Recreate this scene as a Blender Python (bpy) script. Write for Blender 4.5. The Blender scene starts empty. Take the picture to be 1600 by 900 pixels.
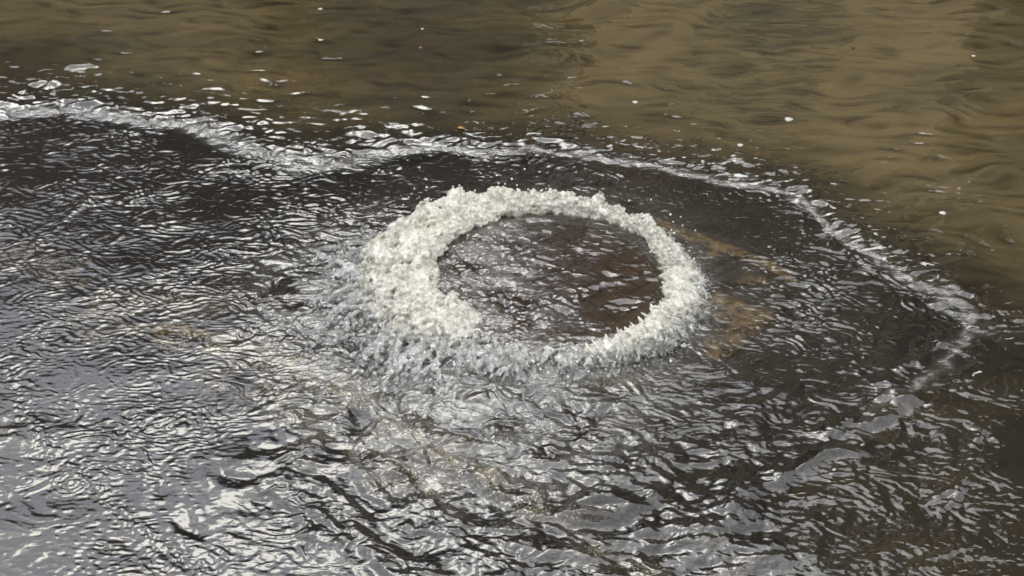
import bpy, bmesh, math, random
import numpy as np
from mathutils import Vector, Matrix

random.seed(7)
rng = np.random.default_rng(7)
R = math.radians
scene = bpy.context.scene
COL = scene.collection

# ---------------------------------------------------------------- camera
CAM_H, PITCH, FPX = 1.6, R(35.3), 1715.0      # metres, looking down, focal length in photo pixels (1600 wide)
cam_data = bpy.data.cameras.new('camera')
cam_data.sensor_width = 36.0
cam_data.lens = 36.0 * FPX / 1600.0
cam_data.clip_start, cam_data.clip_end = 0.05, 800.0
cam = bpy.data.objects.new('camera', cam_data)
COL.objects.link(cam)
cam.location = (0, 0, CAM_H)
cam.rotation_euler = (R(90) - PITCH, 0, 0)
scene.camera = cam
scene.render.resolution_x, scene.render.resolution_y = 1024, 576

# ---------------------------------------------------------------- sky, sun, exposure
SUN_EL, SUN_AZ = R(58), R(-22)                 # azimuth from +Y, negative = left
world = bpy.data.worlds.new('World')
scene.world = world
world.use_nodes = True
wn, wl = world.node_tree.nodes, world.node_tree.links
wn.clear()
w_out = wn.new('ShaderNodeOutputWorld')
w_bg = wn.new('ShaderNodeBackground')
w_sky = wn.new('ShaderNodeTexSky')
w_sky.sky_type = 'NISHITA'
w_sky.sun_disc = False
w_sky.sun_elevation, w_sky.sun_rotation = SUN_EL, SUN_AZ
w_tc = wn.new('ShaderNodeTexCoord')
w_map = wn.new('ShaderNodeMapping')
w_map.inputs['Scale'].default_value = (1.0, 1.0, 1.9)
w_noise = wn.new('ShaderNodeTexNoise')
w_noise.inputs['Scale'].default_value = 3.1
w_noise.inputs['Detail'].default_value = 7
w_noise.inputs['Roughness'].default_value = 0.55
w_noise.inputs['Distortion'].default_value = 0.4
w_ramp = wn.new('ShaderNodeValToRGB')           # overcast: lilac grey cloud bases, cream tops
cr = w_ramp.color_ramp
cr.elements[0].position, cr.elements[0].color = 0.38, (38, 38.5, 43, 1)
cr.elements[1].position, cr.elements[1].color = 0.62, (76, 76, 72, 1)
e = cr.elements.new(0.5); e.color = (46, 46.5, 50, 1)
w_mix = wn.new('ShaderNodeMixRGB')
w_mix.inputs[0].default_value = 0.95
wl.new(w_tc.outputs['Generated'], w_map.inputs['Vector'])
wl.new(w_map.outputs[0], w_noise.inputs['Vector'])
wl.new(w_noise.outputs['Fac'], w_ramp.inputs[0])
wl.new(w_sky.outputs[0], w_mix.inputs[1])
# thin cloud lets the sun through: the overcast is brighter round the sun
w_dot = wn.new('ShaderNodeVectorMath'); w_dot.operation = 'DOT_PRODUCT'
w_dot.inputs[1].default_value = (math.sin(SUN_AZ) * math.cos(SUN_EL), math.cos(SUN_AZ) * math.cos(SUN_EL), math.sin(SUN_EL))
w_glow = wn.new('ShaderNodeMapRange'); w_glow.interpolation_type = 'SMOOTHSTEP'
for k_, v_ in ((1, 0.55), (2, 1.0), (3, 0.72), (4, 1.4)):
    w_glow.inputs[k_].default_value = v_
w_mul = wn.new('ShaderNodeVectorMath'); w_mul.operation = 'SCALE'
wl.new(w_tc.outputs['Generated'], w_dot.inputs[0])
wl.new(w_dot.outputs['Value'], w_glow.inputs[0])
wl.new(w_ramp.outputs[0], w_mul.inputs[0])
wl.new(w_glow.outputs[0], w_mul.inputs['Scale'])
wl.new(w_mul.outputs[0], w_mix.inputs[2])
wl.new(w_mix.outputs[0], w_bg.inputs[0])
w_bg.inputs[1].default_value = 0.06
wl.new(w_bg.outputs[0], w_out.inputs[0])

sun_data = bpy.data.lights.new('sun', 'SUN')
sun_data.energy = 0.8
sun_data.angle = R(20)
sun_data.color = (1.0, 0.96, 0.88)
sun = bpy.data.objects.new('sun', sun_data)
COL.objects.link(sun)
sd = Vector((math.sin(SUN_AZ) * math.cos(SUN_EL), math.cos(SUN_AZ) * math.cos(SUN_EL), math.sin(SUN_EL)))
sun.rotation_euler = (-sd).to_track_quat('-Z', 'Y').to_euler()
scene.view_settings.view_transform = 'Standard'
scene.view_settings.look = 'None'
scene.view_settings.exposure = -0.60
scene.view_settings.gamma = 1.0
scene.cycles.max_bounces = 10
scene.cycles.transparent_max_bounces = 12
scene.cycles.sample_clamp_indirect = 6.0

# ---------------------------------------------------------------- helpers
CP, SP = math.cos(PITCH), math.sin(PITCH)


def ground(px, py, z=0.0):
    """point of the place seen at photo pixel (px, py) at height z"""
    a = (px - 800.0) / FPX
    b = (450.0 - py) / FPX
    dx, dy, dz = a, CP + b * SP, -SP + b * CP
    t = (z - CAM_H) / dz
    return (dx * t, dy * t)


def line(pts, z=0.0):
    return np.array([ground(x, y, z) for x, y in pts])


def smooth(e0, e1, x):
    t = np.clip((x - e0) / (e1 - e0), 0, 1)
    return t * t * (3 - 2 * t)


def resample(P, step=0.03):
    """Catmull-Rom through the points"""
    P = np.asarray(P, float)
    Q = np.vstack([2 * P[0] - P[1], P, 2 * P[-1] - P[-2]])
    out = []
    for i in range(len(P) - 1):
        p0, p1, p2, p3 = Q[i], Q[i + 1], Q[i + 2], Q[i + 3]
        n = max(2, int(np.linalg.norm(p2 - p1) / step))
        for t in np.linspace(0, 1, n, endpoint=False):
            out.append(0.5 * ((2 * p1) + (-p0 + p2) * t + (2 * p0 - 5 * p1 + 4 * p2 - p3) * t * t + (-p0 + 3 * p1 - 3 * p2 + p3) * t ** 3))
    out.append(P[-1])
    return np.array(out)


def dist_line(X, Y, P):
    """distance to polyline, and the run along it (metres)"""
    D = np.full(X.shape, 1e9)
    S = np.zeros(X.shape)
    s0 = 0.0
    for a, b in zip(P[:-1], P[1:]):
        v = b - a
        L = float(np.hypot(*v))
        if L < 1e-9:
            continue
        t = np.clip(((X - a[0]) * v[0] + (Y - a[1]) * v[1]) / (L * L), 0, 1)
        d = np.hypot(X - a[0] - t * v[0], Y - a[1] - t * v[1])
        m = d < D
        D[m] = d[m]
        S[m] = (s0 + t * L)[m]
        s0 += L
    return D, S


def inside_poly(X, Y, P):
    c = np.zeros(X.shape, bool)
    j = len(P) - 1
    for i in range(len(P)):
        xi, yi = P[i]
        xj, yj = P[j]
        if abs(yj - yi) > 1e-12:
            m = ((yi > Y) != (yj > Y)) & (X < (xj - xi) * (Y - yi) / (yj - yi) + xi)
            c ^= m
        j = i
    return c


class Tile:
    """periodic random wave field, unit rms slope; crest along local x, size L metres"""
    def __init__(self, L, lam, aniso, seed, N=1024, bw=0.35, sharp=0.0):
        r = np.random.default_rng(seed)
        k = np.fft.fftfreq(N, L / N)
        KX, KY = np.meshgrid(k, k)
        KXs = KX * aniso                      # crests longer along x
        K = np.hypot(KXs, KY) + 1e-9
        A = np.exp(-((np.log(K * lam)) ** 2) / (2 * bw * bw)) / K
        f = np.fft.ifft2(np.fft.fft2(r.standard_normal((N, N))) * A).real
        f /= f.std()
        if sharp:
            f = f + sharp * np.abs(f) ** 1.5 * -1.0
        gx = (np.roll(f, -1, 1) - f) * N / L
        gy = (np.roll(f, -1, 0) - f) * N / L
        f -= f.mean()
        self.f = f / math.sqrt((gx ** 2 + gy ** 2).mean())
        self.N, self.L = N, L

    def __call__(self, X, Y, rot=0.0, off=(0, 0)):
        c, s = math.cos(rot), math.sin(rot)
        U = (c * X + s * Y + off[0]) / self.L * self.N
        V = (-s * X + c * Y + off[1]) / self.L * self.N
        i, j = np.floor(U).astype(int), np.floor(V).astype(int)
        u, v = U - i, V - j
        N = self.N
        i0, i1, j0, j1 = i % N, (i + 1) % N, j % N, (j + 1) % N
        f = self.f
        return (f[j0, i0] * (1 - u) + f[j0, i1] * u) * (1 - v) + (f[j1, i0] * (1 - u) + f[j1, i1] * u) * v


def norm01(f, lo=-1.5, hi=1.5):
    return np.clip((f - lo) / (hi - lo), 0, 1)


def link_obj(name, me, mat=None, parent=None, **props):
    o = bpy.data.objects.new(name, me)
    COL.objects.link(o)
    if mat is not None and me is not None and not me.materials:
        me.materials.append(mat)
    if parent is not None:
        o.parent = parent
    for k, v in props.items():
        o[k] = v
    return o


def empty(name, loc=(0, 0, 0), **props):
    o = bpy.data.objects.new(name, None)
    o.location = loc
    o.empty_display_size = 0.1
    COL.objects.link(o)
    for k, v in props.items():
        o[k] = v
    return o


def grid_mesh(name, X, Y, Z):
    ny, nx = X.shape
    me = bpy.data.meshes.new(name)
    me.vertices.add(nx * ny)
    me.vertices.foreach_set('co', np.stack([X, Y, Z], -1).astype(np.float32).ravel())
    idx = np.arange(nx * ny).reshape(ny, nx)
    q = np.stack([idx[:-1, :-1], idx[:-1, 1:], idx[1:, 1:], idx[1:, :-1]], -1).reshape(-1, 4)
    nf = len(q)
    me.loops.add(nf * 4)
    me.loops.foreach_set('vertex_index', q.astype(np.int32).ravel())
    me.polygons.add(nf)
    me.polygons.foreach_set('loop_start', np.arange(0, nf * 4, 4, dtype=np.int32))
    me.polygons.foreach_set('use_smooth', np.ones(nf, bool))
    me.update(calc_edges=True)
    return me


def attr(me, name, arr):
    a = me.attributes.new(name, 'FLOAT', 'POINT')
    a.data.foreach_set('value', np.ascontiguousarray(arr, dtype=np.float32).ravel())


class NT:
    """small node-tree writer"""
    def __init__(self, name):
        self.m = bpy.data.materials.new(name)
        self.m.use_nodes = True
        self.t = self.m.node_tree
        self.t.nodes.clear()
        self.out = self.t.nodes.new('ShaderNodeOutputMaterial')

    def n(self, kind, **kw):
        nd = self.t.nodes.new('ShaderNode' + kind)
        for k, v in kw.items():
            if k.startswith('_'):
                setattr(nd, k[1:], v)
        for k, v in kw.items():
            if k.startswith('_'):
                continue
            key = int(k[1:]) if (k[0] == 'i' and k[1:].isdigit()) else k.replace('__', ' ')
            s = nd.inputs[key]
            if isinstance(v, bpy.types.NodeSocket):
                self.t.links.new(v, s)
            else:
                s.default_value = v
        return nd

    def math(self, op, a, b=0.0, clamp=False):
        return self.n('Math', _operation=op, _use_clamp=clamp, i0=a, i1=b).outputs[0]

    def ramp(self, fac, stops):
        nd = self.n('ValToRGB', i0=fac)
        r = nd.color_ramp
        while len(r.elements) < len(stops):
            r.elements.new(0.5)
        for e_, (p, c) in zip(r.elements, stops):
            e_.position = p
            e_.color = (c, c, c, 1) if isinstance(c, (int, float)) else (*c, 1)
        return nd.outputs[0]

    def noise(self, vec, scale, detail=3, rough=0.5, dist=0.0):
        return self.n('TexNoise', Vector=vec, Scale=scale, Detail=detail, Roughness=rough, Distortion=dist).outputs['Fac']

    def attr(self, name):
        return self.n('Attribute', _attribute_name=name).outputs['Fac']

    def finish(self, surf):
        self.t.links.new(surf, self.out.inputs[0])
        return self.m


# ---------------------------------------------------------------- where things stand
CZ = 0.045                                        # top of the cover above the road
CX, CY = ground(860, 431, CZ + 0.01)
CR = 0.292                                        # radius of the cover

JUMP_PX = [(-260, 300), (-120, 235), (0, 192), (100, 184), (200, 190), (280, 205), (350, 226), (400, 250), (450, 266), (530, 262), (600, 247),
           (680, 240), (760, 250), (850, 245), (950, 256), (1050, 275), (1150, 291), (1220, 311), (1280, 347),
           (1330, 388), (1380, 428), (1450, 464), (1495, 492), (1478, 535), (1430, 590), (1350, 640), (1290, 705),
           (1235, 765), (1215, 830), (1235, 900), (1260, 1000)]
LOW_PX = [(420, 1010), (370, 950), (325, 893), (250, 850), (150, 762), (80, 702), (40, 640), (5, 580), (-60, 520), (-200, 450), (-300, 420)]
JUMP = resample(line(JUMP_PX, 0.02))
LOWL = resample(line(LOW_PX, 0.02))
JPOLY = np.vstack([JUMP, LOWL])

# ---------------------------------------------------------------- road (asphalt bed)
def road_material():
    t = NT('asphalt')
    geo = t.n('NewGeometry').outputs['Position']
    big = t.noise(geo, 1.7, 5, 0.6)
    mid = t.noise(geo, 11, 5, 0.65)
    grit = t.n('TexVoronoi', Vector=geo, Scale=120.0).outputs['Distance']
    col = t.n('MixRGB', i0=t.ramp(big, [(0.35, 0), (0.7, 1)]), i1=(0.009, 0.0078, 0.007, 1), i2=(0.016, 0.0142, 0.0115, 1)).outputs[0]
    col = t.n('MixRGB', i0=t.math('MULTIPLY', t.ramp(mid, [(0.55, 0), (0.75, 1)]), 0.55), i1=col, i2=(0.034, 0.026, 0.015, 1)).outputs[0]
    col = t.n('MixRGB', _blend_type='MULTIPLY', i0=0.6, i1=col, i2=t.ramp(grit, [(0.0, 0.4), (0.5, 1.3)])).outputs[0]
    b = t.n('Bump', Height=grit, Strength=0.5, Distance=0.004)
    p = t.n('BsdfPrincipled', Base__Color=col, Roughness=0.8, Normal=b.outputs[0])
    return t.finish(p.outputs[0])


def build_road():
    n = 60
    xs = np.sign(np.linspace(-1, 1, 121)) * np.abs(np.linspace(-1, 1, 121)) ** 3 * 90
    ys = np.concatenate([np.linspace(-12, 0.5, 12)[:-1], np.linspace(0.5, 6, 150), 6 + np.linspace(0, 1, 40)[1:] ** 2.2 * 120])
    X, Y = np.meshgrid(xs, ys)
    Z = 0.004 * np.sin(X * 1.3 + 0.6) * np.cos(Y * 1.1) - 0.006
    me = grid_mesh('road', X, Y, Z)
    return link_obj('road', me, road_material(), kind='structure', label='dark wet asphalt road lying under the flood water')


build_road()


# ---------------------------------------------------------------- concrete apron round the manhole
def apron_material():
    t = NT('apron_concrete')
    geo = t.n('NewGeometry').outputs['Position']
    edge = t.attr('edge')
    n1 = t.noise(geo, 6.5, 5, 0.62)
    n2 = t.noise(geo, 38, 5, 0.7)
    grit = t.n('TexVoronoi', Vector=geo, Scale=150.0).outputs['Distance']
    f = t.math('ADD', edge, t.math('MULTIPLY', t.math('SUBTRACT', n1, 0.5), 1.6))
    f = t.ramp(f, [(0.42, 0), (0.62, 1)])
    f = t.math('MULTIPLY', f, t.ramp(n2, [(0.36, 0.15), (0.55, 1)]))
    ochre = t.n('MixRGB', i0=t.ramp(n2, [(0.4, 0), (0.65, 1)]), i1=(0.13, 0.085, 0.032, 1), i2=(0.27, 0.20, 0.085, 1)).outputs[0]
    dark = t.n('MixRGB', i0=t.ramp(n2, [(0.4, 0), (0.7, 1)]), i1=(0.013, 0.011, 0.009, 1), i2=(0.035, 0.027, 0.016, 1)).outputs[0]
    col = t.n('MixRGB', i0=f, i1=dark, i2=ochre).outputs[0]
    col = t.n('MixRGB', _blend_type='MULTIPLY', i0=0.5, i1=col, i2=t.ramp(grit, [(0.0, 0.4), (0.5, 1.3)])).outputs[0]
    b = t.n('Bump', Height=n2, Strength=0.6, Distance=0.006)
    p = t.n('BsdfPrincipled', Base__Color=col, Roughness=0.75, Normal=b.outputs[0])
    return t.finish(p.outputs[0])


APRON = np.array([ground(*p) for p in [(1290, 437), (838, 800), (175, 508), (712, 224)]])


def build_apron():
    n = 110
    s = np.linspace(0, 1, n)
    U, V = np.meshgrid(s, s)
    P = (APRON[0][None, None] * ((1 - U) * (1 - V))[..., None] + APRON[1][None, None] * (U * (1 - V))[..., None]
         + APRON[2][None, None] * (U * V)[..., None] + APRON[3][None, None] * ((1 - U) * V)[..., None])
    e_ = np.minimum(np.minimum(U, 1 - U), np.minimum(V, 1 - V))
    # rounded corners: pull corner vertices in
    cu, cv = np.abs(U - 0.5) * 2, np.abs(V - 0.5) * 2
    rr = (cu ** 9 + cv ** 9) ** (1 / 9)
    k = np.where(np.maximum(cu, cv) > 0, np.maximum(cu, cv) / np.maximum(rr, 1e-6), 1)
    C = APRON.mean(0)
    P = C + (P - C) * k[..., None]
    Z = 0.004 + 0.006 * smooth(0.0, 0.02, e_) + 0.0015 * np.sin(P[..., 0] * 23) * np.sin(P[..., 1] * 19)
    Z[e_ < 1e-6] = -0.03
    me = grid_mesh('concrete_apron', P[..., 0], P[..., 1], Z)
    x, y = P[..., 0], P[..., 1]
    d1, s1 = dist_line(x, y, line([(1040, 352), (1130, 384), (1220, 417), (1262, 436)]))
    d2, s2 = dist_line(x, y, line([(1120, 478), (1160, 500), (1195, 505), (1180, 525), (1130, 545)]))
    edge = np.maximum(np.clip(1.7 - d1 / 0.038, 0, 1), np.clip(1.5 - d2 / 0.055, 0, 1))
    d3, s3 = dist_line(x, y, line([(200, 512), (330, 528), (430, 556), (560, 640), (700, 720), (838, 785)]))
    edge = np.maximum(edge, np.clip(0.62 - d3 / 0.09, 0, 1))
    d4, s4 = dist_line(x, y, line([(1110, 400), (1190, 440), (1120, 450)]))
    edge = np.maximum(edge, np.clip(0.62 - d4 / 0.12, 0, 1))
    attr(me, 'edge', edge)
    link_obj('concrete_apron', me, apron_material(), kind='structure',
             label='sunken square concrete apron with ochre worn edges round the manhole')


build_apron()


# ---------------------------------------------------------------- manhole cover with frame and tread blocks
def iron_material(name, c0, c1, rough=0.55):
    t = NT(name)
    geo = t.n('NewGeometry').outputs['Position']
    n1 = t.noise(geo, 14, 6, 0.6)
    n2 = t.noise(geo, 140, 4, 0.6)
    col = t.n('MixRGB', i0=t.ramp(n1, [(0.38, 0), (0.64, 1)]), i1=(*c0, 1), i2=(*c1, 1)).outputs[0]
    b = t.n('Bump', Height=n2, Strength=0.6, Distance=0.003)
    p = t.n('BsdfPrincipled', Base__Color=col, Roughness=rough, Metallic=0.15, Normal=b.outputs[0])
    return t.finish(p.outputs[0])


IRON = iron_material('rusty_iron', (0.030, 0.013, 0.009), (0.058, 0.026, 0.017))
IRON_HI = iron_material('worn_iron', (0.036, 0.017, 0.011), (0.075, 0.037, 0.024))
IRON_EDGE = iron_material('rim_iron', (0.03, 0.022, 0.018), (0.065, 0.05, 0.038))


def revolve(profile, n=128):
    bm = bmesh.new()
    rings = []
    for r_, z_ in profile:
        if r_ < 1e-6:
            rings.append([bm.verts.new((0, 0, z_))])
        else:
            rings.append([bm.verts.new((r_ * math.cos(2 * math.pi * k / n), r_ * math.sin(2 * math.pi * k / n), z_)) for k in range(n)])
    for a, b in zip(rings[:-1], rings[1:]):
        for k in range(n):
            k2 = (k + 1) % n
            if len(a) == 1:
                bm.faces.new((a[0], b[k], b[k2]))
            elif len(b) == 1:
                bm.faces.new((a[k], b[0], a[k2]))
            else:
                bm.faces.new((a[k], b[k], b[k2], a[k2]))
    bmesh.ops.recalc_face_normals(bm, faces=bm.faces)
    return bm


def bm_obj(name, bm, mat, parent=None, smooth_=False, **props):
    me = bpy.data.meshes.new(name)
    for f in bm.faces:
        f.smooth = smooth_
    bm.to_mesh(me)
    bm.free()
    return link_obj(name, me, mat, parent, **props)


cover = empty('manhole_cover', (CX, CY, 0), label='round rusty iron manhole cover under thin water inside the foam ring', category='manhole cover')
cover.rotation_euler = (0, 0, R(38))
bm_obj('plate', revolve([(0.0, CZ - 0.012), (CR - 0.022, CZ - 0.014), (CR - 0.02, CZ - 0.018), (CR - 0.02, CZ - 0.04), (0, CZ - 0.04)]), IRON, cover)
bm_obj('rim', revolve([(CR - 0.019, CZ - 0.03), (CR - 0.019, CZ - 0.007), (CR - 0.016, CZ - 0.005), (CR - 0.003, CZ - 0.007), (CR, CZ - 0.011),
                       (CR, CZ - 0.04), (CR - 0.019, CZ - 0.041), (CR - 0.019, CZ - 0.03)]), IRON_EDGE, cover, True)
bm_obj('frame', revolve([(CR + 0.012, -0.02), (CR + 0.012, 0.012), (CR + 0.016, 0.016), (CR + 0.05, 0.016), (CR + 0.056, 0.012), (CR + 0.056, -0.02)]), IRON_EDGE, cover, True)
# raised tread blocks, a diamond lattice
bmb = bmesh.new()
S_, H_ = 0.0200, 0.0022
lo = [bmb.verts.new((sx * S_, sy * S_, -0.004)) for sx, sy in ((-1, -1), (1, -1), (1, 1), (-1, 1))]
hi = [bmb.verts.new((sx * S_ * 0.86, sy * S_ * 0.86, H_)) for sx, sy in ((-1, -1), (1, -1), (1, 1), (-1, 1))]
bmb.faces.new(hi)
for k in range(4):
    bmb.faces.new((lo[k], lo[(k + 1) % 4], hi[(k + 1) % 4], hi[k]))
block_me = bpy.data.meshes.new('tread_block')
bmb.to_mesh(block_me)
bmb.free()
block_me.materials.append(IRON_HI)
pitch_b = 0.0445
for i in range(-7, 8):
    for j in range(-7, 8):
        x, y = i * pitch_b, j * pitch_b
        if math.hypot(x, y) < CR - 0.045:
            o = link_obj('tread_block', block_me, None, cover)
            o.location = (x, y, CZ - 0.013 + random.uniform(-0.001, 0.001))
            o.rotation_euler = (0, 0, random.uniform(-0.03, 0.03))


# ---------------------------------------------------------------- flood water: one sheet with real waves
def water_field(X, Y):
    """height, turbidity, foam (white), ochre foam"""
    t_fine = Tile(2.1, 0.0175, 2.2, 1, bw=0.30)
    t_fine2 = Tile(1.7, 0.015, 1.4, 2, bw=0.35)
    t_med = Tile(3.3, 0.040, 1.8, 3, bw=0.45)
    t_lrg = Tile(6.1, 0.16, 2.0, 4, bw=0.45, N=1024)
    t_swl = Tile(9.0, 0.42, 1.2, 5, bw=0.5)
    t_rgh = Tile(1.7, 0.017, 1.0, 6, bw=0.55, sharp=0.25)
    t_rg2 = Tile(2.9, 0.055, 1.0, 7, bw=0.5, sharp=0.25)
    t_brn = Tile(4.3, 0.068, 3.2, 12, bw=0.6, sharp=0.2)
    msk = Tile(5.3, 0.35, 1.3, 8, bw=0.5)
    msk.f /= msk.f.std()
    msk2 = Tile(3.1, 0.11, 1.6, 9, bw=0.5)
    msk2.f /= msk2.f.std()

    Xw = X + 0.035 * msk2(X, Y, 0, (3, 1)) * 0.5
    Yw = Y + 0.03 * msk2(X, Y, 0, (1, 2)) * 0.5
    m1 = msk(X, Y)
    m2 = msk2(X, Y)
    m3 = msk2(X, Y, 0.6, (1.1, 0.4))

    dx, dy = X - CX, Y - CY
    r = np.hypot(dx, dy)
    th = np.arctan2(dy, dx)

    ins = inside_poly(X, Y, JPOLY)
    dj, sj = dist_line(X, Y, JUMP)
    dl, sl = dist_line(X, Y, LOWL)
    Lj = float(np.hypot(*(JUMP[1:] - JUMP[:-1]).T).sum())
    jf = smooth(Lj - 0.45, Lj - 0.85, sj)
    wob = 0.005 * msk2(X * 2.3, Y * 2.3, 0.3, (0.7, 2.2)) + 0.006 * msk2(X, Y, 0.3, (0.7, 2.2)) + 0.02 * msk(X, Y, 0.9, (2, 2)) * 0.5
    jfade = 1 - smooth(4.6, 5.6, sj)
    sg = np.where(ins, -1.0, 1.0) * np.minimum(dj, dl)
    sgj = np.where(ins, -1.0, 1.0) * dj + wob
    near_lower = dl < dj                                     # beyond the lower-left line
    back = smooth(1.9, 2.5, Y)                               # 1 in the far half
    left = smooth(0.35, -0.9, X)

    outs = smooth(-0.01, 0.03, np.where(near_lower, sg, sgj))
    out_top = outs * (~near_lower)
    out_low = outs * near_lower

    # ---- mean level
    Z = np.full(X.shape, 0.018)
    step = 0.007 + 0.006 * back
    Z = Z + step * smooth(0.0, 0.085, sgj) * np.where(near_lower & (sg > 0), 0.0, 1.0)
    Z += 0.002 * smooth(0, 0.12, sg) * near_lower
    # roller just outside the jump: sharp crest with trailing undulations
    ph = sgj / 0.045
    roller = np.where(sgj > 0.0, np.cos((sgj - 0.03) * 2 * np.pi / 0.062) * np.exp(-np.clip(sgj - 0.02, 0, 9) / (0.07 + 0.16 * left)) * 0.0021, 0) * smooth(0, 0.03, sgj) * np.clip(0.8 + 0.8 * m3, 0, 1.6)
    Z += jf * roller * (0.55 + 0.45 * back) * (0.75 + 0.35 * m2) * (~near_lower)
    # lower-left shock: small double ridge
    lw = dl + 0.01 * m2
    Z += 0.0012 * np.exp(-(lw / 0.009) ** 2) * (0.7 + 0.5 * m3)

    # ---- standing crests
    crests = [
        ([(520, 600), (600, 662), (700, 722), (830, 776), (930, 795), (1050, 788), (1180, 762), (1290, 712), (1370, 650), (1440, 600)], 0.016, 0.030),
        ([(430, 640), (540, 720), (640, 780), (760, 830), (900, 845), (1060, 835), (1200, 800), (1330, 760)], 0.007, 0.030),
        ([(350, 700), (470, 800), (600, 870), (760, 905), (950, 900), (1150, 880), (1300, 860)], 0.006, 0.028),
        ([(640, 640), (760, 690), (900, 720), (1040, 715), (1160, 680)], 0.004, 0.028),
        ([(1330, 385), (1400, 440), (1480, 476), (1570, 492), (1640, 500)], 0.008, 0.022),
        ([(1490, 500), (1475, 530), (1430, 570), (1420, 600), (1340, 640), (1280, 690)], 0.007, 0.016),
        ([(1560, 640), (1500, 760), (1430, 810)], 0.005, 0.014),
        ([(-60, 190), (0, 168), (70, 136), (130, 110), (190, 95)], 0.012, 0.03),
        ([(420, 270), (520, 215), (600, 205), (700, 215), (800, 225)], 0.004, 0.03),
        ([(880, 210), (1000, 215), (1120, 240), (1230, 270), (1290, 300)], 0.004, 0.03),
        ([(-20, 440), (60, 380), (160, 290), (220, 240)], 0.0022, 0.012),
    ]
    crest_m = np.zeros(X.shape)
    for pts, amp, wid in crests:
        P = resample(line(pts, 0.02))
        d, s = dist_line(X, Y, P)
        Lt = float(np.hypot(*(P[1:] - P[:-1]).T).sum())
        taper = smooth(0, 0.12, s) * smooth(0, 0.12, Lt - s)
        d = d + 0.018 * m2 * (wid / 0.03)
        Z += amp * np.exp(-(d / wid) ** 2) * taper * (0.8 + 0.4 * m3)
        crest_m = np.maximum(crest_m, np.exp(-(d / (wid * 1.3)) ** 2) * taper)

    # ---- ripples, as rms slopes
    q_in = (1 - outs)
    wleft = smooth(0.1, -0.7, X) * smooth(2.9, 1.5, Y + 0.3 * X)        # lower left
    wbot = smooth(1.95, 1.55, Y)                                       # near half
    patchy = np.clip(0.85 + 0.35 * m1, 0.45, 1.5)
    near_ring = smooth(0.95, 0.42, r + 0.1 * m1)
    cover_z = smooth(CR + 0.02, CR - 0.03, r)

    a_fine = q_in * (0.21 + 0.03 * left) * (1 - 0.45 * wleft) * (1 - 0.35 * wbot) * patchy
    a_fine *= 1 + 0.25 * smooth(0.25, 0.5, X) + 1.1 * smooth(-0.7, 0.0, X) * smooth(2.2, 2.6, Y) + 0.5 * smooth(0.45, 0.7, X) * smooth(1.9, 2.2, Y)
    a_fine += out_top * (0.045 * np.exp(-np.clip(sgj, 0, 9) / 0.10) * 2.6 + 0.012)
    a_fine += out_low * 0.045 + q_in * wleft * 0.02
    a_fine += outs * smooth(0.3, 0.7, X) * smooth(2.6, 2.2, Y) * 0.075 * np.clip(m1 + 0.4, 0, 1.5)
    ripple = a_fine.copy()
    a_med = q_in * (0.05 + 0.085 * wbot) + out_top * (0.02 + 0.11 * np.exp(-np.clip(sgj, 0, 9) / 0.13)) + out_low * 0.05
    a_med += out_top * 0.17 * left * np.exp(-np.clip(sgj, 0, 9) / 0.26)
    a_med *= (1 - 0.72 * wleft)
    a_med += out_low * 0.05
    a_med *= 1 - 0.45 * smooth(0.25, 0.55, X) * q_in
    lr = smooth(0.3, 0.8, X) * smooth(2.2, 1.8, Y)                     # lower right: calm with sparse steep streaks
    a_med += 0.055 * lr * outs * np.clip(0.5 + m1, 0, 2)
    a_lrg = q_in * (0.02 + 0.075 * wbot) * (1 - 0.6 * wleft) + out_top * (0.035 + 0.03 * np.exp(-np.clip(sgj, 0, 9) / 0.3)) + out_low * 0.035
    a_swl = 0.02 + 0.01 * wbot

    a_fine *= 1 - cover_z
    a_med *= 1 - 0.6 * cover_z

    # flow direction makes crests lie roughly tangential to the source at the right, level at the left
    thr = 0.35 - 0.15 * smooth(0.2, 0.8, X) - 1.1 * smooth(0.0, -1.0, X + 0.25 * (2.8 - Y)) - 0.25 * m1
    def sparse(tile, rot, off=(0, 0)):
        sdv = tile.f.std()
        q = tile(Xw, Yw, rot, off) / sdv - thr
        return sdv * np.where(q > 3, q, np.log1p(np.exp(np.clip(q * 2.5, -20, 20))) / 2.5)
    H = a_fine * 1.25 * sparse(t_fine, -0.12) + a_fine * 0.35 * sparse(t_fine2, 0.3)
    # right side fine crests slope down to the right
    rot_r = sparse(t_fine, -0.42, (0.4, 0.8))
    wr = smooth(0.2, 0.7, X)
    H = H * (1 - wr) + wr * (a_fine * 1.15 * rot_r + a_fine * 0.35 * sparse(t_fine2, 0.0))
    brn = t_brn(X + 0.02 * m1, Y + 0.02 * m1, -0.08)
    H += out_top * smooth(1.9, 2.5, Y) * 0.078 * brn
    brn = brn / t_brn.f.std()
    med_a = t_med(Xw, Yw, 0.05)
    med_b = t_med(Xw, Yw, -0.55, (1.3, 0.7))
    wdiag = smooth(2.3, 1.7, Y) * smooth(-0.9, -0.2, X) * smooth(0.9, 0.3, X)
    arc = smooth(R(155), R(125), -th) * smooth(R(8), R(40), -th) * smooth(CR + 0.15, CR + 0.35, r)
    med_c = t_med(th * 0.95 + 0.02 * m2, r + 0.03 * m1, 0.0, (0.5, 0.5))
    lrg_c = t_lrg(th * 0.95, r + 0.04 * m1, 0.0, (2.5, 1.5))
    H += a_med * ((med_a * (1 - wdiag) + med_b * wdiag) * (1 - arc) + (0.6 * med_c + 0.45 * med_b) * arc)
    H += arc * (0.085 * q_in + 0.035 * outs) * t_brn(th * 1.05 + 0.01 * m1, r + 0.02 * m1, 0.06, (0.7, 1.9))
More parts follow.
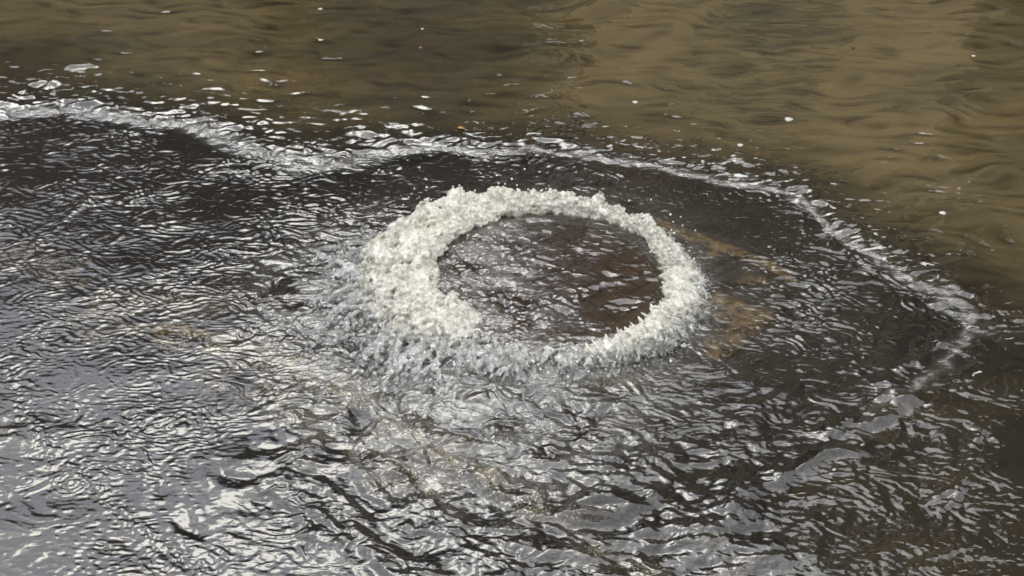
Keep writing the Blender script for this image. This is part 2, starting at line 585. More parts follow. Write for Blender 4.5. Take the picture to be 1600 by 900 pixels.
    H += 0.07 * wbot * (1 - 0.7 * wleft) * t_rgh(X, Y, 1.1, (0.5, 0.2)) * (1 - 0.5 * outs)
    H += 0.11 * wbot * q_in * (1 - 0.7 * wleft) * t_rg2(X, Y, 0.4, (1, 1))
    lrg_a = t_lrg(X, Y, -0.05)
    lrg_b = t_lrg(X, Y, -0.6, (2.1, 0.9))
    H += a_lrg * ((lrg_a * (1 - wdiag) + lrg_b * wdiag) * (1 - arc) + (0.8 * lrg_c + 0.2 * lrg_b) * arc)
    H += a_swl * t_swl(X, Y)
    H += crest_m * (0.13 * t_rgh(X, Y, 0.7, (0.8, 0.3)) + 0.12 * t_fine(X, Y, -0.3, (0.2, 0.9))) * (1 - 0.5 * wleft)
    ripple = ripple + 0.10 * crest_m
    H += 0.065 * wleft * t_fine2(X * 0.75, Y * 1.15, -0.1, (0.4, 0.6)) * np.clip(0.9 + 0.5 * m1, 0.2, 1.6)
    H += 0.05 * wbot * (1 - wleft) * t_fine2(X, Y, -0.3, (0.9, 0.1))

    jr = jf * np.exp(-((sgj - 0.024) / 0.020) ** 2)
    ripple = ripple + 0.35 * jr * (~near_lower) * np.maximum(0.5 + 0.5 * back, smooth(0.6, 0.9, X))
    H += 0.20 * np.clip(0.9 + 0.3 * m3, 0.3, 1.6) * jr * (~near_lower) * t_rgh(X, Y, 0.2) * (0.5 + 0.5 * back)
    H += 0.26 * np.exp(-(dl / 0.018) ** 2) * t_rgh(X, Y, 0.2)
    # turbulence round the ring, strongest left and below
    side = 0.35 + 0.65 * smooth(-0.2, 0.9, np.cos(th - R(215)))
    rad = (CR + 0.12) + 0.34 * side
    turb = smooth(rad + 0.12, rad - 0.15, r + 0.05 * m2) * smooth(CR, CR + 0.04, r)
    H += turb * side * (0.30 * t_rgh(Xw, Yw) + 0.22 * t_rg2(Xw, Yw))

    # ---- over the cover
    lump = smooth(0.08, -0.10, dx + 0.25 * dy + 0.05 * m2) * cover_z      # rough left part
    H_c = cover_z * np.clip(0.8 + 0.7 * m3, 0.1, 2) * (0.10 * t_med(X + 0.02 * m2, Y, -0.35, (0.3, 1.9)) + 0.08 * t_fine(X, Y, -0.3) + 0.05 * t_lrg(X, Y, 0.4, (1, 1))) * (1 - 0.3 * lump)
    H_c += lump * (0.36 * t_rgh(X, Y, 0.3) + 0.20 * t_rg2(X, Y, 0.8))
    dome = smooth(CR + 0.075, CR - 0.01, r)
    Z = Z * (1 - dome) + (CZ + 0.010) * dome
    Z += H * (1 - 0.85 * cover_z) + H_c
    # apron around the base swells a little where the water falls
    Z += 0.012 * np.exp(-((r - CR - 0.13) / 0.06) ** 2) * side

    # ---- raindrop rings
    drops = [(108, 745, 0.055, 0.006), (110, 746, 0.02, 0.004), (205, 640, 0.03, 0.004), (215, 655, 0.05, 0.0035), (250, 870, 0.05, 0.004), (385, 830, 0.02, 0.005),
             (330, 640, 0.045, 0.004), (232, 722, 0.05, 0.004), (560, 790, 0.016, 0.005), (700, 600, 0.02, 0.004), (1355, 845, 0.02, 0.004),
             (1515, 718, 0.018, 0.004), (767, 22, 0.05, 0.004), (420, 780, 0.03, 0.004), (190, 700, 0.04, 0.003), (340, 800, 0.025, 0.004),
             (1420, 245, 0.09, 0.003), (560, 88, 0.06, 0.003), (1500, 210, 0.07, 0.002), (1180, 330, 0.02, 0.003), (330, 360, 0.03, 0.004)]
    drops = drops[:1] + drops[2:6] + drops[8:9] + drops[12:13] + drops[17:]
    for _ in range(14):
        drops.append((rng.uniform(20, 560), rng.uniform(590, 890), rng.uniform(0.012, 0.035), rng.uniform(0.002, 0.004)))
    for _ in range(20):
        drops.append((rng.uniform(600, 1580), rng.uniform(20, 890), rng.uniform(0.01, 0.03), rng.uniform(0.002, 0.004)))
    for px, py, rad_, am in drops:
        rad_ *= 0.62
        gx, gy = ground(px, py, 0.03)
        d = np.hypot(X - gx, Y - gy)
        m = d < rad_ * 1.8 + 0.02
        dd = d[m]
        Z[m] += am * 0.075 * np.cos((dd - rad_) * 2 * np.pi / 0.0105) * np.exp(-((dd - rad_ * 0.75) / (rad_ * 0.42 + 0.003)) ** 2)

    # ---- what the water carries
    turbid = 0.04 + (0.88 - 0.48 * np.exp(-((X + 0.32) / 0.5) ** 2 - ((Y - 3.7) / 0.9) ** 2)) * smooth(0.0, 0.40, sgj) * smooth(1.7, 2.6, Y) * (~near_lower)
    turbid = np.maximum(turbid, (0.13 + 0.04 * m1) * out_top * smooth(0.1, 0.6, X))
    turbid = np.maximum(turbid, 0.08 * out_low)
    turbid = np.where(near_lower & (sg <= 0), np.minimum(turbid, 0.1), turbid)
    gx_, gy_ = ground(10, 110, 0.03)
    turbid *= 1 - 0.75 * np.exp(-((X - gx_) / 0.30) ** 2 - ((Y - gy_) / 0.3) ** 2)
    turbid *= np.clip(1 + 0.17 * brn - 0.05, 0.4, 1.15)
    turbid = np.where(ins, 0.012, turbid)
    turbid = np.maximum(turbid, 0.16 * smooth(0.12, 0.0, CR - r) * cover_z)

    aer = turb * side * np.clip(0.32 + 0.25 * m2, 0, 1) + 0.50 * lump * np.clip(0.65 + 0.4 * m2, 0, 1)
    aer += 0.35 * np.exp(-((r - CR - 0.055) / 0.05) ** 2)
    jl = jf * np.exp(-((sgj - 0.024) / (0.013 * (1 + 1.2 * left))) ** 2) * (~near_lower)
    aer += jl * (0.48 + 0.1 * m2) * np.maximum(0.35 + 0.65 * back, 0.9 * smooth(0.6, 0.9, X))

    ochre = np.zeros(X.shape)
    for pts, wid, am in [([(150, 500), (230, 520), (330, 535), (430, 560), (520, 600), (600, 660), (700, 720), (800, 768), (850, 785)], 0.045, 0.55),
                         ([(330, 590), (430, 625), (520, 690), (620, 740), (720, 775)], 0.04, 0.45),
                         ([(840, 780), (900, 830), (960, 870), (1060, 895), (1150, 890)], 0.04, 0.28),
                         ([(40, 400), (120, 440), (220, 480), (330, 470)], 0.05, 0.35),
                         ([(780, 560), (900, 590), (1040, 590)], 0.03, 0.3)]:
        P = resample(line(pts, 0.02))
        d, s = dist_line(X, Y, P)
        ochre = np.maximum(ochre, am * np.exp(-((d + 0.02 * m2) / wid) ** 2) * np.clip(0.8 + 0.4 * m3, 0, 1))
    fleck = (smooth(-0.02, 0.05, sgj) * np.exp(-np.clip(sgj, 0, 9) / 0.16)) * (~near_lower) * (0.3 + 0.7 * back)
    return np.clip(ripple * 4, 0, 1.5), Z, np.clip(turbid, 0, 1), np.clip(aer, 0, 1), np.clip(ochre, 0, 1), np.clip(fleck, 0, 1)


def water_material():
    t = NT('flood_water')
    geo = t.n('NewGeometry').outputs['Position']
    turb, aer, och, flk = t.attr('turbid'), t.attr('aerated'), t.attr('ochre'), t.attr('fleck')
    # capillary relief on top of the modelled waves
    mp = t.n('Mapping', Vector=geo, Scale=(0.55, 1.2, 1.0), Rotation=(0, 0, 0.12)).outputs[0]
    rip = t.attr('ripple')
    n1 = t.noise(mp, 95, 2, 0.5, 0.3)
    n2 = t.noise(mp, 240, 2, 0.5, 0.4)
    rough_w = t.math('ADD', t.math('MULTIPLY', aer, 1.6), t.math('ADD', t.math('MULTIPLY', rip, 0.40), t.math('MULTIPLY', t.math('SUBTRACT', 1.0, turb), 0.18)))
    h = t.math('ADD', t.math('MULTIPLY', n1, 0.7), t.math('MULTIPLY', n2, 0.22))
    h = t.math('MULTIPLY', h, rough_w)
    bump = t.n('Bump', Height=h, Strength=0.55, Distance=0.0045).outputs[0]
    # body: clear film over the bed, brown silt where deep, milky where aerated
    clear = t.n('BsdfTransparent', Color=(0.86, 0.83, 0.78, 1))
    sv = t.noise(t.n('Mapping', Vector=geo, Scale=(0.55, 1.3, 1.0)).outputs[0], 3.0, 5, 0.55, 0.6)
    silt_c = t.n('MixRGB', i0=t.ramp(sv, [(0.35, 0), (0.68, 1)]), i1=(0.068, 0.055, 0.028, 1), i2=(0.112, 0.084, 0.039, 1)).outputs[0]
    silt = t.n('BsdfDiffuse', Color=silt_c, Normal=bump)
    body = t.n('MixShader', i0=turb, i1=clear.outputs[0], i2=silt.outputs[0]).outputs[0]
    milk = t.n('BsdfDiffuse', Color=(0.36, 0.355, 0.335, 1), Normal=bump)
    an = t.noise(geo, 60, 4, 0.65, 0.5)
    af = t.math('MULTIPLY', aer, t.ramp(an, [(0.36, 0.1), (0.62, 1.0)]), True)
    body = t.n('MixShader', i0=af, i1=body, i2=milk.outputs[0]).outputs[0]
    # ochre froth: fine speckle of tiny bubbles
    v = t.n('TexVoronoi', Vector=geo, Scale=170.0).outputs['Distance']
    vn = t.noise(geo, 22, 4, 0.6)
    of = t.math('MULTIPLY', t.ramp(v, [(0.18, 1), (0.36, 0)]), t.math('MULTIPLY', och, 1.9), True)
    of = t.math('MULTIPLY', of, t.ramp(vn, [(0.40, 0), (0.50, 1)]))
    veil = t.math('MULTIPLY', och, t.ramp(vn, [(0.4, 0.05), (0.65, 0.42)]))
    ochd = t.n('BsdfDiffuse', Color=(0.38, 0.34, 0.23, 1), Normal=bump)
    ochb = t.n('BsdfDiffuse', Color=(0.62, 0.56, 0.42, 1), Normal=bump)
    body = t.n('MixShader', i0=veil, i1=body, i2=ochd.outputs[0]).outputs[0]
    body = t.n('MixShader', i0=of, i1=body, i2=ochb.outputs[0]).outputs[0]
    # white flecks near the jump
    fm = t.n('Mapping', Vector=geo, Scale=(0.55, 1.3, 1.0)).outputs[0]
    fn = t.noise(fm, 34, 4, 0.62, 0.8)
    ff = t.math('MULTIPLY', t.ramp(t.math('ADD', fn, t.math('MULTIPLY', flk, 0.16)), [(0.705, 0), (0.73, 1)]), t.ramp(flk, [(0.05, 0), (0.15, 1)]))
    white = t.n('BsdfDiffuse', Color=(0.60, 0.60, 0.57, 1), Normal=bump)
    body = t.n('MixShader', i0=t.math('MULTIPLY', ff, 0.8), i1=body, i2=white.outputs[0]).outputs[0]
    gloss = t.n('BsdfGlossy', Color=(1, 1, 1, 1), Roughness=0.02, Normal=bump)
    fr = t.n('Fresnel', IOR=1.75, Normal=bump).outputs[0]
    return t.finish(t.n('MixShader', i0=fr, i1=body, i2=gloss.outputs[0]).outputs[0])


def build_water():
    NX, NY = 880, 1020
    # rows follow the lens-free spacing of a shallow view: finer near, coarser far
    y0, y1 = 1.02, 5.2
    u = np.linspace(0, 1, NY)
    near = 1 / (1 / y0 + (1 / y1 - 1 / y0) * u) * 0.75 + (y0 + (y1 - y0) * u) * 0.25
    ys = np.concatenate([[-14, -6, -1.5, 0.2, 0.7, 0.9], near, y1 + np.array([0.03, 0.1, 0.25, 0.5, 1, 2, 4, 8, 16, 32, 64, 110])])
    s = np.linspace(-1, 1, NX)
    half = np.clip(0.53 * np.hypot(ys, CAM_H * 0.9) + 0.05, 0.9, 6)
    tail = np.array([0.02, 0.06, 0.15, 0.4, 1, 3, 8, 25, 70])
    X = np.empty((len(ys), NX + 2 * len(tail)))
    for i, y in enumerate(ys):
        X[i, len(tail):len(tail) + NX] = s * half[i]
        X[i, :len(tail)] = -half[i] - tail[::-1]
        X[i, len(tail) + NX:] = half[i] + tail
    Y = np.repeat(ys[:, None], X.shape[1], 1)
    rip, Z, turb, aer, och, flk = water_field(X, Y)
    me = grid_mesh('flood_water', X, Y, Z)
    attr(me, 'turbid', turb)
    attr(me, 'ripple', rip)
    attr(me, 'aerated', aer)
    attr(me, 'ochre', och)
    attr(me, 'fleck', flk)
    link_obj('flood_water', me, water_material(), kind='structure',
             label='brown flood water rippling over the road and racing away from the manhole')


build_water()


# ---------------------------------------------------------------- boiling foam ring
def foam_material(name, col, rough=0.05, bump=0.8):
    """aerated water: creamy where full of air, glassy where the 'clear' attribute is high"""
    t = NT(name)
    geo = t.n('NewGeometry').outputs['Position']
    n1 = t.noise(geo, 115, 3, 0.6, 0.8)
    b = t.n('Bump', Height=n1, Strength=bump, Distance=0.004).outputs[0]
    cv = t.noise(geo, 26, 4, 0.6)
    c = t.n('MixRGB', i0=t.ramp(cv, [(0.36, 0), (0.6, 1)]), i1=(col[0] * 0.80, col[1] * 0.80, col[2] * 0.74, 1), i2=(*col, 1)).outputs[0]
    d = t.n('BsdfDiffuse', Color=c, Normal=b)
    tr = t.n('BsdfTranslucent', Color=c, Normal=b)
    body = t.n('MixShader', i0=0.38, i1=d.outputs[0], i2=tr.outputs[0]).outputs[0]
    g = t.n('BsdfRefraction', Color=(0.95, 0.955, 0.94, 1), Roughness=0.03, IOR=1.24, Normal=b)
    cl = t.attr('clear')
    cn = t.noise(geo, 70, 3, 0.6)
    cf = t.ramp(t.math('ADD', cl, t.math('MULTIPLY', t.math('SUBTRACT', cn, 0.5), 1.5)), [(0.12, 0.0), (0.75, 0.92)])
    body = t.n('MixShader', i0=cf, i1=body, i2=g.outputs[0]).outputs[0]
    gl = t.n('BsdfGlossy', Color=(1, 1, 1, 1), Roughness=rough, Normal=b)
    fr = t.n('Fresnel', IOR=1.75, Normal=b).outputs[0]
    return t.finish(t.n('MixShader', i0=fr, i1=body, i2=gl.outputs[0]).outputs[0])


def ico(sub=1):
    bm = bmesh.new()
    bmesh.ops.create_icosphere(bm, subdivisions=sub, radius=1.0)
    v = np.array([x.co[:] for x in bm.verts])
    f = np.array([[q.index for q in p.verts] for p in bm.faces])
    bm.free()
    return v, f


def blobs_mesh(name, C, Rr, sub=1, jag=0.15, stretch=None):
    """many small lumps: centres C, radii Rr (n,3)"""
    v0, f0 = ico(sub)
    n, nv = len(C), len(v0)
    Rr = np.asarray(Rr)
    if Rr.ndim == 1:
        Rr = np.repeat(Rr[:, None], 3, 1)
    a = rng.uniform(0, 2 * np.pi, n)
    V = v0[None] * (1 + jag * rng.standard_normal((n, nv, 1)))
    ca, sa = np.cos(a)[:, None], np.sin(a)[:, None]
    V = np.stack([V[..., 0] * ca - V[..., 1] * sa, V[..., 0] * sa + V[..., 1] * ca, V[..., 2]], -1)
    V = V * Rr[:, None, :]
    if stretch is not None:                       # (n,3) direction and length of drawn-out lumps
        L = np.linalg.norm(stretch, axis=1, keepdims=True) + 1e-9
        dhat = stretch / L
        proj = (V * dhat[:, None]).sum(-1, keepdims=True)
        V = V + proj * dhat[:, None] * (L[:, None] / Rr.mean(1)[:, None, None])
    V = (V + np.asarray(C)[:, None]).reshape(-1, 3)
    F = (f0[None] + (np.arange(n) * nv)[:, None, None]).reshape(-1, 3)
    me = bpy.data.meshes.new(name)
    me.vertices.add(len(V))
    me.vertices.foreach_set('co', V.astype(np.float32).ravel())
    me.loops.add(F.size)
    me.loops.foreach_set('vertex_index', F.astype(np.int32).ravel())
    me.polygons.add(len(F))
    me.polygons.foreach_set('loop_start', np.arange(0, F.size, 3, dtype=np.int32))
    me.polygons.foreach_set('use_smooth', np.ones(len(F), bool))
    me.update(calc_edges=True)
    return me


def remeshed(me, name, voxel):
    """fuse overlapping lumps into one liquid skin"""
    tmp = bpy.data.objects.new('tmp', me)
    COL.objects.link(tmp)
    md = tmp.modifiers.new('r', 'REMESH')
    md.mode = 'VOXEL'
    md.voxel_size = voxel
    md.use_smooth_shade = True
    dg = bpy.context.evaluated_depsgraph_get()
    out = bpy.data.meshes.new_from_object(tmp.evaluated_get(dg))
    out.name = name
    bpy.data.objects.remove(tmp)
    bpy.data.meshes.remove(me)
    return out


# angle (deg, 0 = right, counter-clockwise in plan), inner edge, outer edge (beyond the cover radius), height, density
RING = [(0, -0.004, 0.078, 0.052, 1.0), (25, 0.008, 0.070, 0.050, 1.0), (50, 0.020, 0.068, 0.056, 0.9), (75, 0.022, 0.082, 0.060, 0.9),
        (100, 0.022, 0.098, 0.066, 1.0), (125, 0.018, 0.145, 0.080, 1.1), (150, 0.010, 0.18, 0.084, 1.2), (175, -0.002, 0.195, 0.080, 1.2),
        (195, -0.006, 0.185, 0.070, 1.2), (212, -0.040, 0.15, 0.058, 1.1), (225, -0.055, 0.09, 0.040, 0.9), (235, 0.0, 0.045, 0.018, 0.3), (252, 0.008, 0.032, 0.010, 0.12),
        (266, 0.008, 0.032, 0.012, 0.2), (278, 0.004, 0.038, 0.026, 0.6), (300, 0.002, 0.050, 0.036, 0.8), (325, -0.006, 0.075, 0.048, 1.0), (360, -0.004, 0.078, 0.052, 1.0)]
RA = np.array(RING)


def ring_at(deg):
    deg = np.mod(deg, 360)
    return [np.interp(deg, RA[:, 0], RA[:, k]) for k in range(1, 5)]


def build_foam():
    def slots(n):
        deg = rng.uniform(0, 360, n)
        ri, ro, h, den = ring_at(deg)
        keep = rng.uniform(0, 1.2, n) < den * (ro - ri) / 0.15 + 0.1 * den
        return [q[keep] for q in (deg, ri, ro, h, den)]
    # core: overlapping swells of very different size
    deg, ri, ro, h, den = slots(4600)
    n = len(deg)
    t_ = rng.uniform(0, 1, n)
    prof = np.sin(np.pi * np.clip(t_ * 0.86 + 0.12, 0, 1)) ** 0.6
    swell = 1 + 0.12 * np.sin(np.radians(deg) * 11 + 2 * np.sin(np.radians(deg) * 3)) + 0.10 * np.sin(np.radians(deg) * 23 + t_ * 9 + 1.7)
    z = 0.014 + (CZ - 0.03) * (1 - t_) + h * prof * swell * rng.uniform(0.3, 1.0, n)
    rr = CR + ri + 0.004 + (ro - ri - 0.008) * t_
    a = np.radians(deg)
    big = rng.uniform(0, 1, n) ** 2.5
    C = np.stack([CX + rr * np.cos(a), CY + rr * np.sin(a), z], -1)
    core = remeshed(blobs_mesh('core', C, 0.006 + 0.010 * big * (h / 0.05), 1, 0.12), 'core', 0.004)
    nv = len(core.vertices)
    co = np.empty(nv * 3, np.float32); core.vertices.foreach_get('co', co); co = co.reshape(-1, 3)
    no = np.empty(nv * 3, np.float32); core.vertices.foreach_get('normal', no); no = no.reshape(-1, 3)
    # skin: thousands of beads thrown up from the core
    ok = np.where((co[:, 2] > 0.02) & (no[:, 2] > -0.3))[0]
    pk = rng.choice(ok, 21000)
    tuft = Tile(0.9, 0.05, 1.0, 22, bw=0.5)
    tf = tuft(co[pk, 0], co[pk, 1]); tf = tf / tf.std()
    out = np.clip(0.0015 + 0.004 * rng.uniform(0, 1, len(pk)) ** 2 + 0.0028 * tf, -0.002, 0.02)
    C2 = co[pk] + no[pk] * out[:, None] + np.array([0, 0, 1.0]) * (np.clip(tf, 0, 3) * 0.0035 * rng.uniform(0, 1, len(pk)))[:, None]
    ang = np.arctan2(C2[:, 1] - CY, C2[:, 0] - CX)
    dirv = np.stack([np.cos(ang), np.sin(ang), -0.5 + 0 * ang], -1) + rng.normal(0, 0.35, (len(pk), 3))
    fr2 = 1 + 1.6 * ((np.degrees(ang) % 360 > 262) | (np.degrees(ang) % 360 < 25))
    S2 = fr2[:, None] * dirv * (rng.uniform(0, 1, len(pk)) ** 2 * 0.0055)[:, None]
    R2 = 0.0023 + 0.0040 * rng.uniform(0, 1, len(pk)) ** 2.6
    R1 = 0.006 + 0.010 * big * (h / 0.05)
    me = blobs_mesh('foam', np.vstack([C, C2]), np.concatenate([R1, R2]), 2, 0.05, np.vstack([np.zeros((len(C), 3)) + 1e-6, S2]))
    bpy.data.meshes.remove(core)
    me = remeshed(me, 'foam', 0.0022)
    co = np.empty(len(me.vertices) * 3, np.float32); me.vertices.foreach_get('co', co); co = co.reshape(-1, 3)
    dg = np.degrees(np.arctan2(co[:, 1] - CY, co[:, 0] - CX)) % 360
    rr = np.hypot(co[:, 0] - CX, co[:, 1] - CY) - CR
    ri, ro, h, den = ring_at(dg)
    lowz = 1 - np.clip((co[:, 2] - 0.02) / (h + 0.012), 0, 1)
    front = smooth(140, 215, dg) * smooth(375, 330, dg) + smooth(20, 0, dg)
    outer = np.clip((rr - ri) / (ro - ri), 0, 1)
    attr(me, 'clear', np.clip(0.09 + 0.20 * smooth(135, 80, dg) + 0.75 * lowz * outer * (0.35 + 0.65 * front) + 0.6 * (den < 0.5) + 0.10 * front, 0, 1))
    link_obj('foam', me, foam_material('cream_foam', (0.95, 0.92, 0.81)), kind='stuff',
             label='boiling cream white foam ring gushing up round the manhole cover', category='foam')

    # clear tongues and splashes thrown outward, left and lower right
    Cs, Rs, St = [], [], []
    def tongue(d0, r0, r1, z0, z1, w, cnt):
        a0 = math.radians(d0)
        bend = random.uniform(-0.25, 0.25)
        for k in range(cnt):
            q = k / max(1, cnt - 1)
            aa = a0 + bend * q * q
            r_ = r0 + (r1 - r0) * q
            zz = z0 + (z1 - z0) * q * q + 0.012 * math.sin(math.pi * q)
            Cs.append((CX + r_ * math.cos(aa), CY + r_ * math.sin(aa), zz + random.uniform(-0.001, 0.001)))
            Rs.append(w * (0.6 + 0.6 * random.random()))
            St.append((math.cos(aa) * w * 0.4 + random.gauss(0, w * 0.3), math.sin(aa) * w * 0.4 + random.gauss(0, w * 0.3), -w * 0.3))
    for _ in range(170):
        d0 = random.uniform(155, 262)
        ri, ro, h, den = ring_at(d0)
        r0 = CR + ro * random.uniform(0.45, 0.9)
        tongue(d0, r0, r0 + random.uniform(0.03, 0.20) * (1.0 if d0 < 235 else 0.5), 0.05 * random.uniform(0.7, 1.1), 0.018, random.uniform(0.003, 0.0085), random.randint(8, 17))
    for _ in range(130):
        d0 = random.uniform(272, 372)
        ri, ro, h, den = ring_at(d0)
        r0 = CR + ro * random.uniform(0.5, 0.9)
        tongue(d0, r0, r0 + random.uniform(0.02, 0.06), 0.062 * random.uniform(0.7, 1.1), 0.016, random.uniform(0.002, 0.0042), random.randint(7, 12))
    for _ in range(60):
        d0 = random.uniform(232, 285)
        r0 = CR + random.uniform(-0.01, 0.03)
        tongue(d0, r0, r0 + random.uniform(0.02, 0.06), 0.055, 0.02, random.uniform(0.003, 0.006), random.randint(5, 8))
    me = blobs_mesh('splashes', np.array(Cs), np.array(Rs), 1, 0.12, np.array(St))
    me = remeshed(me, 'splashes', 0.0024)
    co = np.empty(len(me.vertices) * 3, np.float32); me.vertices.foreach_get('co', co); co = co.reshape(-1, 3)
    attr(me, 'clear', np.clip(0.80 - 8 * (co[:, 2] - 0.03), 0.35, 0.9))
    link_obj('splashes', me, foam_material('clear_splash', (0.90, 0.90, 0.87)), kind='stuff',
             label='glassy tongues of water falling outward from the foam ring', category='water splash')

    # loose droplets
    C, Q = [], []
    for _ in range(300):
        d0 = random.uniform(0, 360)
        ri, ro, h, den = ring_at(d0)
        a0 = math.radians(d0)
        r_ = CR + ri + (ro - ri) * random.random() + random.choice((0, 0, random.uniform(0, 0.08)))
        C.append((CX + r_ * math.cos(a0), CY + r_ * math.sin(a0), 0.035 + h * random.uniform(0.5, 1.15)))
        Q.append(random.uniform(0.0014, 0.0036))
    me = blobs_mesh('droplets', np.array(C), np.array(Q), 2, 0.03)
    link_obj('droplets', me, foam_material('droplet_water', (0.9, 0.9, 0.86), 0.03, 0.1), kind='stuff',
             label='loose water droplets flying above the foam ring', category='droplets')


build_foam()


# ---------------------------------------------------------------- small floating things
def float_bubble(px, py, rx, label, group=None):
    x, y = ground(px, py, 0.045)
    bm = bmesh.new()
    bmesh.ops.create_icosphere(bm, subdivisions=3, radius=1.0)
    for v in bm.verts:
        k = 1 + 0.12 * math.sin(3 * math.atan2(v.co.y, v.co.x) + px)
        v.co = Vector((v.co.x * rx * k, v.co.y * rx * 0.9 * k, max(v.co.z, -0.3) * rx * 0.35))
    o = bm_obj('foam_fleck', bm, FLECK, None, True, label=label, category='foam fleck', group='foam flecks drifting on the brown water')
    o.location = (x, y, water_z(x, y) + 0.001)


FLECK = foam_material('fleck_foam', (0.85, 0.84, 0.78), 0.2)
_w = bpy.data.objects['flood_water'].data
_wc = np.empty(len(_w.vertices) * 3, np.float32)
_w.vertices.foreach_get('co', _wc)
_wc = _wc.reshape(-1, 3)


def water_z(x, y):
    i = np.argmin((_wc[:, 0] - x) ** 2 + (_wc[:, 1] - y) ** 2)
    return float(_wc[i, 2])


float_bubble(1233, 182, 0.013, 'largest round white foam fleck, alone on the brown water upper right')
float_bubble(993, 152, 0.009, 'small white foam fleck above the middle of the frame, on plain brown water')
float_bubble(1475, 325, 0.009, 'white foam fleck furthest right, on brown water beyond the jump line')
float_bubble(1157, 223, 0.009, 'white foam fleck just beyond the jump line, below the largest round fleck')
float_bubble(500, 9, 0.009, 'white foam fleck near the top edge, left of the tiny leaf')
float_bubble(1522, 83, 0.007, 'tiny white foam fleck in the upper right corner of the water')


def leaf(px, py, L, yaw, mat, name, label, cat):
    x, y = ground(px, py, 0.05)
    bm = bmesh.new()
    n = 8
    rows = []
    for i in range(n + 1):
        t_ = i / n
        w = L * 0.28 * math.sin(math.pi * t_ ** 0.8)
        rows.append([bm.verts.new(((t_ - 0.5) * L, s_ * w, 0.0015 + 0.1 * w * abs(s_) + 0.0015 * math.sin(5 * t_))) for s_ in (-1, 0, 1)])
    for a, b in zip(rows[:-1], rows[1:]):
        for k in range(2):
            bm.faces.new((a[k], b[k], b[k + 1], a[k + 1]))
    bmesh.ops.remove_doubles(bm, verts=bm.verts, dist=1e-5)
    bmesh.ops.solidify(bm, geom=bm.faces[:], thickness=0.0006)
    o = bm_obj(name, bm, mat, None, True, label=label, category=cat)
    o.location = (x, y, water_z(x, y) + 0.001)
    o.rotation_euler = (0.1, 0.05, yaw)


def plain(name, c, rough=0.6):
    t = NT(name)
    geo = t.n('NewGeometry').outputs['Position']
    n1 = t.noise(geo, 200, 3, 0.6)
    col = t.n('MixRGB', i0=n1, i1=(*[k * 0.6 for k in c], 1), i2=(*[k * 1.3 for k in c], 1)).outputs[0]
    return t.finish(t.n('BsdfPrincipled', Base__Color=col, Roughness=rough).outputs[0])


leaf(660, 38, 0.024, R(80), plain('straw_leaf', (0.5, 0.42, 0.2)), 'leaf', 'tiny straw coloured leaf afloat near the top edge', 'leaf')
leaf(657, 67, 0.014, R(10), plain('orange_leaf', (0.45, 0.22, 0.06)), 'leaf', 'tiny orange leaf scrap afloat just below the straw leaf', 'leaf')
leaf(721, 194, 0.026, R(5), plain('amber_leaf', (0.33, 0.18, 0.05)), 'leaf', 'amber leaf scrap beside a white glint beyond the jump line', 'leaf')
leaf(1335, 68, 0.016, R(15), plain('dark_leaf', (0.012, 0.01, 0.008)), 'leaf', 'small black leaf scrap on the plain brown water upper right', 'leaf')


# ---------------------------------------------------------------- buildings across the street (met in the water as reflections)
def wall_material(name, c):
    t = NT(name)
    geo = t.n('NewGeometry').outputs['Position']
    n1 = t.noise(geo, 0.7, 5, 0.6)
    col = t.n('MixRGB', i0=t.ramp(n1, [(0.3, 0), (0.7, 1)]), i1=(*[k * 0.75 for k in c], 1), i2=(*c, 1)).outputs[0]
    return t.finish(t.n('BsdfPrincipled', Base__Color=col, Roughness=0.85).outputs[0])


def box(bm, x0, x1, y0, y1, z0, z1):
    vs = [bm.verts.new((x, y, z)) for z in (z0, z1) for x, y in ((x0, y0), (x1, y0), (x1, y1), (x0, y1))]
    for q in ((3, 2, 1, 0), (4, 5, 6, 7), (0, 1, 5, 4), (1, 2, 6, 5), (2, 3, 7, 6), (3, 0, 4, 7)):
        bm.faces.new([vs[i] for i in q])


GLASS = plain('window_glass', (0.02, 0.022, 0.025), 0.08)
TRIM = plain('window_trim', (0.10, 0.09, 0.08), 0.6)


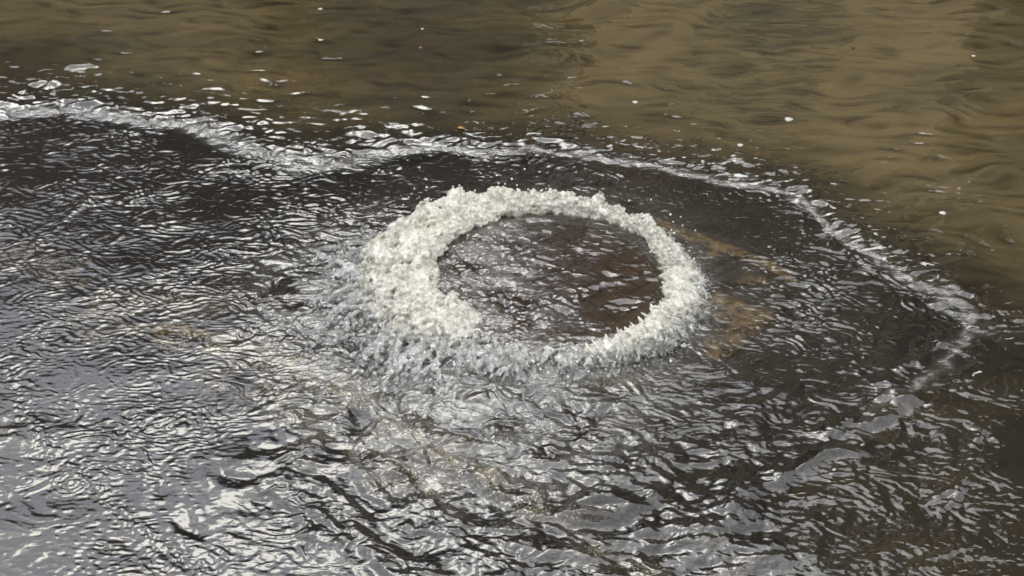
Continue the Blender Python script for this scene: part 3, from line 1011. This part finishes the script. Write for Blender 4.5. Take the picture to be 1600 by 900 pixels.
def building(x0, x1, y, depth, h, wallc, label, storey=3.2):
    b = empty('building', ((x0 + x1) / 2, y, 0), label=label, category='building', group='buildings across the street, seen as reflections')
    w = (x1 - x0) / 2
    bm = bmesh.new(); box(bm, -w, w, 0, depth, -0.2, h)
    bm_obj('wall', bm, wall_material('facade', wallc), b)
    bm = bmesh.new(); box(bm, -w - 0.2, w + 0.2, -0.25, depth + 0.2, h + 0.003, h + 0.35)
    bm_obj('roof', bm, TRIM, b)
    bmw = bmesh.new(); box(bmw, -0.5, 0.5, -0.03, 0.02, 0, 1.5)
    wm = bpy.data.meshes.new('window'); bmw.to_mesh(wm); bmw.free(); wm.materials.append(GLASS)
    bmf = bmesh.new()
    for q in ((-0.58, -0.5, 0, 1.5), (0.5, 0.58, 0, 1.5), (-0.58, 0.58, -0.1, 0), (-0.58, 0.58, 1.5, 1.58)):
        box(bmf, q[0], q[1], -0.08, 0.01, q[2], q[3])
    fm = bpy.data.meshes.new('window_frame'); bmf.to_mesh(fm); bmf.free(); fm.materials.append(TRIM)
    nfl = int(h / storey)
    nw = max(1, int((2 * w - 0.6) / 2.2))
    for i in range(nfl):
        for k in range(nw):
            o = link_obj('window', wm, None, b)
            o.location = (-w + (k + 0.5) * 2 * w / nw, 0, i * storey + 1.0)
            f = link_obj('window_frame', fm, None, o)


building(-16.0, -4.4, 9.8, 7, 5.0, (0.10, 0.08, 0.055), 'low brown building furthest left across the street, seen only reflected in the water')
building(-4.3, -2.3, 9.6, 6, 5.5, (0.06, 0.05, 0.04), 'narrow dark building left of the sky gap, seen only reflected in the water')
building(-1.9, 0.25, 9.6, 6, 6.5, (0.055, 0.046, 0.036), 'dark building straight across the street, seen only reflected in the brown water')
building(0.65, 4.2, 9.5, 3, 8.3, (0.30, 0.235, 0.14), 'tan building right of the middle, seen only reflected in the brown water')
building(5.6, 16.0, 9.4, 3, 13.5, (0.12, 0.09, 0.055), 'tallest building, furthest right across the street, seen only reflected in the water')
building(4.5, 15.0, 17.0, 6, 11.5, (0.30, 0.27, 0.22), 'taller pale building out of view, added behind the right gap to mute its reflected streak')  # unseen, added so the right gap reflects pale wall, not bright sky
building(-3.6, 3.0, 17.5, 6, 8.6, (0.42, 0.40, 0.36), 'pale building out of view, added behind the gaps to dim their streak in the brown water')  # added backdrop, closes the gaps so their reflection stays subdued
